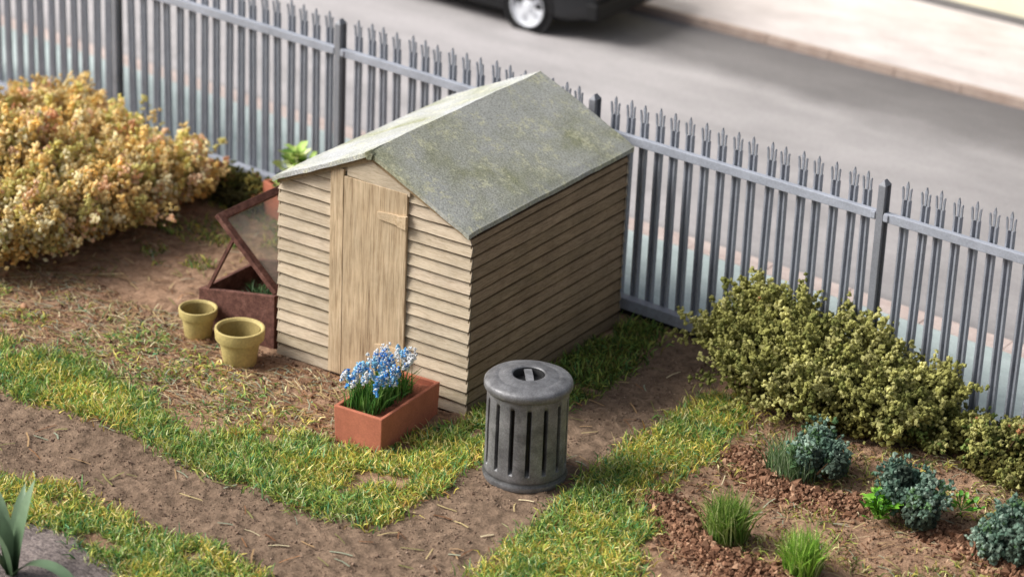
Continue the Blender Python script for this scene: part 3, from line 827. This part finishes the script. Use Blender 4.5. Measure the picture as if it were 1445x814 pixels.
SOILC = ((3, lin(160, 126, 102)), (2, lin(122, 94, 76)), (1.2, lin(196, 166, 138)), (.5, lin(96, 72, 58)))
def crumbs(name, poly, n, label, col=SOILC, size=(.005, .016)):
    P2 = rand_poly(poly, n); P2 = P2[(vn(P2[:, 0]*6, P2[:, 1]*6, 91) > .3) & (P2[:, 1] < FO[1]+(P2[:, 0]-FO[0])*math.tan(FA)-.06)]; q = len(P2)
    s_ = rng.uniform(*size, q)*(1+1.0*(rng.random(q) < .06))
    v, fc, cc = granules(np.stack([P2[:, 0], P2[:, 1], height(P2[:, 0], P2[:, 1])+s_*.3], -1), s_, pick(list(col), q)*rng.uniform(.75, 1.15, (q, 1)), .8)
    tag(fast_mesh(name, v, fc, M_clod, colors=cc), label, 'soil', None, 'stuff')
crumbs('soil_crumbs', [(-4.6, -2.0), (-1.14, -2.25), (.5, -2.1), (.55, -.4), (.6, 2.8), (1.3, 2.8), (1.45, 0), (1.7, -2.3), (1.6, -3.4), (.5, -3.4), (-1.8, -3.3), (-4.6, -3.6)], 8000, 'fine crumbs of earth lying on the trodden path',
       ((3, lin(150, 126, 108)), (2, lin(126, 104, 90)), (1, lin(178, 154, 134)), (.2, lin(94, 76, 64))), (.004, .012))
crumbs('soil_crumbs', [(-6, .3), (-2.3, .0), (-.7, 0), (-.7, -1.1), (-2.2, -1.5), (-6, -1.4)], 7000, 'fine crumbs of earth on the bare soil before the shed')
crumbs('soil_crumbs', [(2.0, 2.2), (2.1, .2), (2.6, -1.3), (5.8, -.6), (6, 2.3), (3.2, 2.4)], 8000, 'fine crumbs of earth on the vegetable bed')

# pebble
m = MB(); 
v, f, c = granules(np.array([[0, 0, .0]]), np.array([.085]), np.array([lin(206, 160, 128)]), .6)
peb = fast_mesh('pebble', v, f, M_clod, colors=c, loc=(-4.6, -.73, .03)); tag(peb, 'small pinkish stone lying on the bare soil at the far left', 'stone')
ss = peb.modifiers.new('sub', 'SUBSURF'); ss.levels = ss.render_levels = 2

# ----------------------------------------------------------------- bushes
AUT = [(3, lin(249, 226, 166)), (2.8, lin(240, 214, 142)), (.9, lin(250, 216, 178)), (2.2, lin(230, 220, 142)), (.25, lin(238, 182, 138)), (1.5, lin(254, 244, 204))]
bush('autumn_bush', (-6.0, 1.0, 0),
     [(-.1, -.35, .48, .90, .80, .62), (.2, .60, .40, .75, .75, .42), (.65, 1.05, .30, .50, .6, .30), (.65, -.60, .36, .58, .60, .40), (-.85, -.75, .62, .9, .9, .64), (-.7, .9, .40, .8, .9, .46),
      (.55, -1.1, .34, .55, .5, .38), (.80, .20, .34, .50, .8, .38), (-1.5, -.2, .66, .8, .9, .70), (.88, 1.30, .22, .34, .42, .22)],
     2100, 32, .029, AUT, 'large golden straw-coloured bush against the fence at far left', 'bush', core=lin(226, 192, 122), zmin=-.35, sprig_len=(.20, .46), spread=.048, up=.60, gap=.22)
OLV = [(3, lin(178, 176, 106)), (2.4, lin(156, 155, 88)), (2, lin(200, 196, 130)), (1.4, lin(130, 134, 74)), (.05, lin(176, 124, 86))]
bush('juniper_bush', (2.45, 2.15, 0),
     [(-.72, .15, .36, .50, .40, .44), (-.15, .10, .34, .66, .46, .42), (.45, .05, .26, .58, .46, .34), (-.84, .2, .56, .22, .18, .22), (.90, .02, .10, .36, .34, .14), (-.35, -.22, .22, .70, .40, .28), (.35, -.28, .20, .72, .38, .26),
      (-1.2, .05, .36, .30, .10, .08), (1.0, .25, .42, .28, .09, .07), (.3, .15, .66, .10, .10, .18)],
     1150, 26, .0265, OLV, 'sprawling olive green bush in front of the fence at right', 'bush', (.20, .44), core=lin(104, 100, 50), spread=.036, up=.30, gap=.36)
bush('creeping_shrub', (4.05, 2.15, 0),
     [(-.5, -.05, .08, .42, .28, .12), (.05, .15, .12, .42, .3, .16), (.5, .25, .12, .5, .3, .18), (.3, -.25, .06, .6, .25, .10)],
     420, 12, .0245, OLV+[(2, lin(124, 142, 76))], 'low spreading yellow-green shrub along the fence foot at the right edge', 'shrub', (.06, .18), core=lin(96, 92, 44), stems=6, gap=.5)
bush('mossy_shrub', (-5.0, 2.75, 0),
     [(-.35, .0, .07, .5, .28, .14), (.25, -.05, .06, .42, .3, .12)],
     260, 11, .026, [(3, lin(118, 116, 62)), (2, lin(92, 96, 48)), (1.5, lin(156, 146, 78)), (.6, lin(206, 146, 104))],
     'low dark olive shrub at the fence foot behind the golden bush', 'shrub', (.08, .2), core=lin(84, 80, 46), stems=6)
BLU = [(3, lin(120, 146, 128)), (2.4, lin(98, 126, 108)), (1.8, lin(160, 182, 164)), (1.4, lin(94, 126, 84))]
def blueshrub(loc, r, h, label, n=330):
    return bush('blue_green_shrub', loc, [(0, 0, h*.36, r*.6, r*.6, h*.38)]+[(q[0]*r, q[1]*r, h*q[2], r*q[3], r*q[3], h*q[3]) for q in zip(rng.uniform(-.75, .75, 6), rng.uniform(-.75, .75, 6), rng.uniform(.15, .8, 6), rng.uniform(.22, .45, 6))],
                n, 11, .026, BLU, label, 'shrub', (.06, .22), .044, 'blue-green shrubs in the bed', core=lin(70, 84, 72), up=.3, stems=6, gap=.46)
blueshrub((3.08, .95, .03), .27, .34, 'blue-green shrub with fine grass blades at its left side', 260)
blueshrub((4.05, .75, .03), .36, .44, 'blue-green shrub with bright lime leaves at its foot', 330)
blueshrub((5.02, .62, .03), .36, .50, 'blue-green shrub cut off by the right edge of the picture', 330)

# grass tufts
def tuft(name, loc, r, n, Lr, pal, label, cat='grass tuft', lean=(0, .75), group=None, width=.011):
    a = rng.uniform(0, 6.28, n); rr = r*rng.random(n)**.7
    P = np.stack([rr*np.cos(a), rr*np.sin(a)], -1)
    V, F, C = grass_mesh(P, rng.uniform(*Lr, n), rng.uniform(*lean, n), pick(pal, n)*rng.uniform(.75, 1.15, (n, 1)), width, .5, np.zeros(n))
    o = fast_mesh(name, V, F, M_grass, colors=C, loc=loc)
    return tag(o, label, cat, group)
TG = [(3, lin(124, 156, 66)), (2, lin(92, 132, 54)), (2, lin(164, 186, 100)), (1, lin(190, 200, 134))]
tuft('grass_tuft', (2.98, -.55, .03), .16, 700, (.2, .42), TG, 'bright green grass tuft farther back on the crumbled ridge', group='grass tufts in the bed')
TG2 = [(3, lin(140, 186, 66)), (2, lin(108, 156, 56)), (2, lin(178, 212, 100)), (1, lin(204, 214, 140))]
tuft('grass_tuft', (3.74, -.66, .03), .15, 620, (.18, .38), TG2, 'fresh lime green grass tuft nearest the bottom edge', group='grass tufts in the bed')
tuft('grass_tuft', (2.86, .80, .03), .24, 460, (.16, .36), [(3, lin(128, 154, 104)), (2, lin(98, 130, 84)), (1, lin(170, 188, 150))], 'pale wispy grass tuft to the left of the farthest blue-green shrub', group='grass tufts in the bed')
tuft('grass_tuft', (-2.62, .42, .2), .14, 340, (.1, .26), [(3, lin(62, 92, 52)), (2, lin(44, 72, 40)), (1, lin(110, 140, 90))], 'dark green seedlings growing inside the cold frame', 'seedlings', (.2, 1.1))
tuft('grass_tuft', (-2.38, .72, .2), .16, 340, (.16, .34), [(3, lin(96, 120, 90)), (2, lin(72, 100, 74)), (1, lin(130, 150, 120))], 'grey-green seedlings seen through the cold frame glass', 'seedlings', (.2, 1.0))

# leafy plants: rosettes of rounded leaves
def leafy(name, loc, n, r, h, pal, size, label, cat='plant'):
    V = [np.zeros(3)]; F = []; C = [np.array(pal[0][1])*.6]
    for i in range(n):
        a = rng.uniform(0, 6.28); el = rng.uniform(.1, 1.3); rr = rng.uniform(.3, 1)
        c = np.array([math.cos(a)*r*rr*math.cos(el*.5), math.sin(a)*r*rr*math.cos(el*.5), h*(.15+.85*rng.random()*(1.1-.5*rr))])
        out = unit(np.array([math.cos(a), math.sin(a), rng.uniform(.2, 1.2)])); sd = unit(np.cross(out, [0, 0, 1])+rng.normal(size=3)*.2)
        nrm = unit(np.cross(sd, out)); s = size*rng.uniform(.7, 1.2); b = len(V)
        for (u, w_, z) in ((-1, 0, 0), (-.4, -.62, .12), (.4, -.55, .1), (1, 0, -.18), (.4, .55, .1), (-.4, .62, .12), (0, 0, -.06)):
            V.append(c+out*u*s+sd*w_*s+nrm*z*s)
        F += [(b+6, b+k, b+(k+1) % 6) for k in range(6)]+[(0, b, b+1)]
        C += [np.array(pick(pal, 1)[0])*rng.uniform(.8, 1.15)]*7
    o = fast_mesh(name, np.array(V), np.array(F), M_leafgloss, colors=np.array(C), smooth=True, loc=loc)
    return tag(o, label, cat)
LIME = [(3, lin(128, 190, 60)), (2, lin(96, 164, 50)), (1, lin(170, 216, 100))]
leafy('lime_leaf_plant', (3.83, .50, .02), 70, .17, .30, LIME, .042, 'small bright lime leaves at the foot of the middle blue-green shrub')
leafy('lime_leaf_plant', (4.38, .92, .12), 26, .2, .12, LIME, .032, 'lime leaf sprig sticking out right of the middle blue-green shrub')
leafy('lettuce_plant', (-3.93, 2.62, .30), 120, .22, .56, [(3, lin(222, 236, 150)), (2, lin(184, 216, 112)), (2, lin(234, 242, 186)), (1, lin(110, 150, 66))], .075, 'pale lime green plant rising from the rear terracotta trough')

# strap-leaved plant in the near left corner
sp = empty('strap_leaf_plant', (-1.22, -4.52, 0), 0, 'dark green plant with long arching strap leaves in the near corner', 'plant')
for (a, ln, lean, w_) in ((1.30, .80, .30, .105), (.05, .86, 1.85, .095), (2.6, .8, .8, .09), (3.6, .7, 1.3, .09), (2.0, .72, .6, .09), (4.4, .5, .3, .10), (2.9, .5, .2, .10)):
    m = MB(); vs = []; fs = []; K = 12; p = np.array([math.cos(a)*.03, math.sin(a)*.03, 0.0]); cs_ = []
    for k in range(K+1):
        f = k/K; ang = lean*.25+lean*1.15*f
        if k: p = p+np.array([math.cos(a)*math.sin(ang), math.sin(a)*math.sin(ang), math.cos(ang)])*ln/K
        hw = .8*w_*(.55+.9*f-1.45*f**3) if f < 1 else .001
        s_ = np.array([-math.sin(a), math.cos(a), 0])*max(hw, .002)
        nz = np.array([-math.cos(a)*math.cos(ang), -math.sin(a)*math.cos(ang), math.sin(ang)])*.25*max(hw, .002)
        vs += [p-s_+nz, p, p+s_+nz]
        c_ = np.array(lin(52, 76, 46))*(1-f)+np.array(lin(136, 162, 128))*f
        cs_ += [tuple(c_)]*3
    for k in range(K):
        for q in range(2): b = k*3+q; fs.append((b, b+1, b+4, b+3))
    m.add(vs, fs); m.c = cs_
    m.build('leaf', M_leafgloss, sp, smooth=True)

# ----------------------------------------------------------------- blue flowers in the planter
fl = empty('blue_flower_clump', (-.46, -.70, .285), .045, 'clump of blue and white spring flowers growing in the terracotta planter', 'flowers')
n = 620; P = np.stack([rng.uniform(-.15, .17, n), rng.uniform(-.31, .31, n)], -1)
V_, F_, C_ = grass_mesh(P, rng.uniform(.14, .33, n), rng.uniform(0, .8, n), pick([(3, lin(96, 146, 62)), (2, lin(72, 120, 50)), (1.2, lin(146, 184, 98))], n), .012, .5, np.zeros(n))
fast_mesh('leaves', V_, F_, M_grass, fl, C_)
def head_mesh(col):
    m = []; nn = 16
    z = rng.uniform(-.045, .05, nn); a = rng.uniform(0, 6.28, nn); rr = .016*(1-np.abs(z)/.075)
    Pn = np.stack([rr*np.cos(a), rr*np.sin(a), z], -1)
    cc = np.array(col)[None]*rng.uniform(.75, 1.15, (nn, 1)); w_ = rng.random(nn) < .22; cc[w_] = lin(236, 242, 250)
    Pn = np.vstack([Pn, [(0, 0, -.04), (0, 0, -.015), (0, 0, .01), (0, 0, .035)]]); cc = np.vstack([cc, cc[:4]]); nn += 4
    return granules(Pn, np.full(nn, .0135), np.minimum(cc, .9), .8)
kinds = [lin(92, 174, 242), lin(66, 142, 228), lin(156, 214, 250), lin(244, 246, 250)]
heads = []
for k, kc in enumerate(kinds):
    for q in range(2):
        v, f, c = head_mesh(kc); heads.append((k, v, f, c))
first = {}
for i in range(98):
    x_, y_ = rng.uniform(-.19, .19), rng.uniform(-.36, .36)
    white = (y_ > .18 and rng.random() < .55) or rng.random() < .14
    k = 3 if white else rng.integers(0, 3)
    q = int(rng.integers(0, 2)); key = (k, q)
    z_ = rng.uniform(.24, .36)+.04*(1-(x_/.19)**2)
    if key not in first:
        v, f, c = heads[k*2+q][1:]; o = fast_mesh('flower_head', v, f, M_petal, fl, c); first[key] = o
    else:
        o = first[key].copy(); COL.objects.link(o); o.parent = fl
    o.location = (x_, y_, z_); o.rotation_euler = (rng.normal(0, .25), rng.normal(0, .25), rng.uniform(0, 6)); s = rng.uniform(.8, 1.25); o.scale = (s, s, s)

# ----------------------------------------------------------------- cold frame
M_rust = Mat('red_brown_stained_timber', .85, .2)
_a = M_rust.noise(12, 5, .7); _b = M_rust.noise(55, 4, .75)
M_rust.color(M_rust.mix(1.0, M_rust.ramp(_a, [(.3, lin(72, 46, 40)), (.55, lin(116, 80, 70)), (.75, lin(142, 106, 94))]), M_rust.ramp(_b, [(.32, .5), (.6, 1.05)]), 'MULTIPLY')).bump(_b, .4, .006)
M_rust = M_rust.m
def glass_mat():
    m = Mat('dusty_glazing', .25, .5)
    m.color(lin(170, 176, 166))
    tr = m.n.new('ShaderNodeBsdfTransparent'); mx = m.n.new('ShaderNodeMixShader')
    m.l.new(m.ramp(m.noise(7, 4, .6), [(.3, .16), (.7, .34)]), mx.inputs[0])
    m.l.new(tr.outputs[0], mx.inputs[1]); m.l.new(m.b.outputs[0], mx.inputs[2])
    m.l.new(mx.outputs[0], m.n['Material Output'].inputs['Surface'])
    return m.m
M_glaze = glass_mat()
cf = empty('cold_frame', (-2.20, .05, 0), 0, 'red-brown wooden cold frame with its glazed lid propped open beside the shed', 'cold frame')
LX, LY, ZH, ZL, T = .90, .92, .53, .37, .045
def slab(name, pts0, pts1, parent=cf, mat=M_rust, bevel=.006):
    m = MB(); k = len(pts0); m.add(list(pts0)+list(pts1), [tuple(range(k))[::-1], tuple(range(k, 2*k))]+[(i, (i+1) % k, k+(i+1) % k, k+i) for i in range(k)])
    return m.build(name, mat, parent, bevel=bevel)
zt = lambda x: ZH+(ZL-ZH)*(-x/LX)
for y in (0, LY-T):
    pr = [(-LX, -.01), (0, -.01), (0, ZH), (-LX, ZL)]
    slab('side_panel', [(x, y, z) for x, z in pr], [(x, y+T, z) for x, z in pr])
slab('back_panel', [(-T, T+.002, -.01), (-.001, T+.002, -.01), (-.001, LY-T-.002, -.01), (-T, LY-T-.002, -.01)], [(-T, T+.002, ZH-.01), (-.001, T+.002, ZH-.004), (-.001, LY-T-.002, ZH-.004), (-T, LY-T-.002, ZH-.01)])
slab('front_panel', [(-LX+.001, T+.002, -.01), (-LX+T, T+.002, -.01), (-LX+T, LY-T-.002, -.01), (-LX+.001, LY-T-.002, -.01)], [(-LX+.001, T+.002, ZL-.006), (-LX+T, T+.002, ZL-.002), (-LX+T, LY-T-.002, ZL-.002), (-LX+.001, LY-T-.002, ZL-.006)])
nn = 24; A, B = np.meshgrid(np.linspace(-LX+T, -T, nn), np.linspace(T, LY-T, nn)); Zs = .19+.05*(vn(A*9, B*9, 62)-.5)
i2, j2 = np.meshgrid(np.arange(nn-1), np.arange(nn-1)); F = np.stack([j2*nn+i2, j2*nn+i2+1, (j2+1)*nn+i2+1, (j2+1)*nn+i2], -1).reshape(-1, 4)
fast_mesh('soil', np.stack([A, B, Zs], -1), F, soil_mat('frame_soil', lin(44, 30, 24), lin(84, 58, 44), lin(120, 84, 64)), cf, smooth=True)
# lid, hinged along the shed side
lidf = empty('lid', (-.005, 0, ZH+.012)); lidf.parent = cf; lidf.rotation_euler = (0, math.radians(41), 0)
m = MB(); FW, FT, LL = .075, .05, .92
m.box(-LL, 0, -.01, -.01+FW, 0, FT); m.box(-LL, 0, LY-FW+.01, LY+.01, 0, FT)
m.box(-LL-.001, -LL+FW, -.01+FW+.001, LY-FW+.009, .001, FT-.001); m.box(-FW, .001, -.01+FW+.001, LY-FW+.009, .001, FT-.001)
m.build('lid_frame', M_rust, lidf, bevel=.006)
m = MB(); m.box(-LL+FW+.001, -FW-.001, FW-.008, LY-FW+.008, .02, .026); m.build('pane', M_glaze, lidf)
# prop stick
ca, sa = math.cos(math.radians(41)), math.sin(math.radians(41))
e = (-.005-.66*ca, .03, ZH+.012+.66*sa-.01); b = (-.80, .022, .385)
m = MB(); m.tube([b, e], .022, 4); m.build('prop', M_rust, cf)

# ----------------------------------------------------------------- parked car
M_carpaint = Mat('black_car_paint', .25, .5).color((.012, .013, .015)).m
M_tyre = speckled('tyre_rubber', lin(42, 42, 44), .85, .2, .3, 40).m
M_rim = speckled('silver_wheel', lin(222, 225, 230), .4, .5, .08, 30, .1, .003, True, .0).m
M_lamp = Mat('lamp_glass', .15, .5).color((.35, .05, .04)).m
M_plastic = speckled('black_plastic', lin(20, 20, 22), .7, .3, .2, 40).m
car = empty('parked_car', (-5.68+.02, 9.60, -.10), math.radians(180-2.5), 'black car with silver wheels parked on the far side of the road', 'car')
# local: +x towards the car's left end in the picture; the visible side faces local +y; wheel at origin
prof = [(-.92, .42, .70), (-.86, .28, .86), (-.5, .22, .93), (0, .20, .98), (.8, .20, 1.0), (1.6, .20, 1.0), (2.4, .20, .97), (2.9, .22, .90), (3.3, .30, .80), (3.36, .42, .66)]
def loft(secs, ring):
    m = MB(); vs = []
    for s in secs: vs += ring(s)
    k = len(ring(secs[0])); fs = []
    for j in range(len(secs)-1):
        for i in range(k): fs.append((j*k+i, j*k+(i+1) % k, (j+1)*k+(i+1) % k, (j+1)*k+i))
    fs.append(tuple(range(k))[::-1]); fs.append(tuple((len(secs)-1)*k+i for i in range(k)))
    m.add(vs, fs); return m
CW = 1.64
def ring_body(s):
    x, z0, z1 = s; e = 1 if -.6 < x < 3.1 else .86
    h = CW/2*e; yc = .06-CW/2
    pr = [(-.90, z0), (-1, z0+.08), (-1.0, (z0+z1)*.5), (-.93, z1-.05), (-.82, z1), (.82, z1), (.93, z1-.05), (1.0, (z0+z1)*.5), (1, z0+.08), (.90, z0)]
    return [(x, yc+h*a, z) for a, z in pr]
mm = loft(prof, ring_body); mm.build('body', M_carpaint, car, bevel=.03, autosmooth=40)
cab = [(-.75, .9, .92, .7), (-.35, .9, 1.38, .66), (.2, .9, 1.46, .64), (1.1, .9, 1.44, .64), (1.7, .9, 1.28, .66), (2.35, .88, .95, .7)]
def ring_cab(s):
    x, z0, z1, w_ = s; yc = .06-CW/2
    return [(x, yc-.76, z0), (x, yc-w_, z1-.04), (x, yc-w_+.06, z1), (x, yc+w_-.06, z1), (x, yc+w_, z1-.04), (x, yc+.76, z0)]
mm = loft(cab, ring_cab); mm.build('cabin', M_glassdark, car, autosmooth=30)
mm = loft([(-.4, 1.385, 1.40, .62), (.2, 1.465, 1.485, .62), (1.1, 1.445, 1.462, .62), (1.35, 1.39, 1.40, .62)], lambda s: [(s[0], .06-CW/2-s[3], s[1]), (s[0], .06-CW/2-s[3], s[2]), (s[0], .06-CW/2+s[3], s[2]), (s[0], .06-CW/2+s[3], s[1])])
mm.build('roof', M_carpaint, car, bevel=.01)
tyre_me = rim_me = None
for (x, y, r_) in ((0, .0, 0), (2.46, .0, 0), (0, .12-CW, math.pi), (2.46, .12-CW, math.pi)):
    wh = empty('wheel', (x, y, .315)); wh.parent = car; wh.rotation_euler = (0, 0, r_)
    R_ = Matrix.Rotation(-math.pi/2, 4, 'X')
    if tyre_me is None:
        m = MB(); m.lathe([(.235, .07), (.25, .085), (.285, .085), (.308, .07), (.315, .03), (.315, -.06), (.30, -.09), (.2, -.09)], 48, rot=R_)
        tyre_me = m.build('tyre', M_tyre, wh, autosmooth=50)
        m = MB(); m.lathe([(.250, .086), (.238, .088), (.225, .06), (.19, .055), (.06, .062), (.05, .078), (.0, .08)], 48, rot=R_)
        for k in range(5):
            a0 = 2*math.pi*k/5
            for q in range(1):
                vs = []
                for rr, da in ((.085, .22), (.19, .20), (.19, -.20), (.085, -.22)):
                    vs.append(R_ @ Vector((rr*math.cos(a0+da), rr*math.sin(a0+da), .064)))
                m.add(vs, [(0, 1, 2, 3)], (.62, .62, .64))
        rim_me = m.build('rim', M_rim, wh, autosmooth=40)
    else:
        for src in (tyre_me, rim_me):
            c_ = src.copy(); COL.objects.link(c_); c_.parent = wh
for x in (0, 2.46):   # dark wheel arches proud of the body side
    m = MB(); m.lathe([(.335, .0), (.385, .0), (.385, .012), (.335, .012)], 40, close=True, c=(x, .062, .33), rot=Matrix.Rotation(-math.pi/2, 4, 'X')); m.build('wheel_arch', M_plastic, car)
m = MB(); m.box(-.98, -.78, .06-CW+.1, -.04, .30, .52); m.build('bumper', M_plastic, car, bevel=.03)
m = MB(); m.box(3.25, 3.43, .06-CW+.1, -.04, .30, .52); m.build('bumper', M_plastic, car, bevel=.03)
m = MB(); m.box(.36, 2.1, .058, .075, .2, .29); m.build('sill', M_plastic, car, bevel=.008)
for x in (.55, 1.5):
    m = MB(); m.box(x, x+.16, .062, .085, .8, .835); m.build('door_handle', M_plastic, car, bevel=.006)
for y in (-.22, .06-CW+.14):
    m = MB(); m.box(-.945, -.885, y-.1, y+.1, .6, .72); m.build('tail_lamp', M_lamp, car, bevel=.01)
for y in (-.22, .06-CW+.14):
    m = MB(); m.box(3.3, 3.385, y-.12, y+.12, .56, .68); m.build('headlamp', M_white, car, bevel=.01)
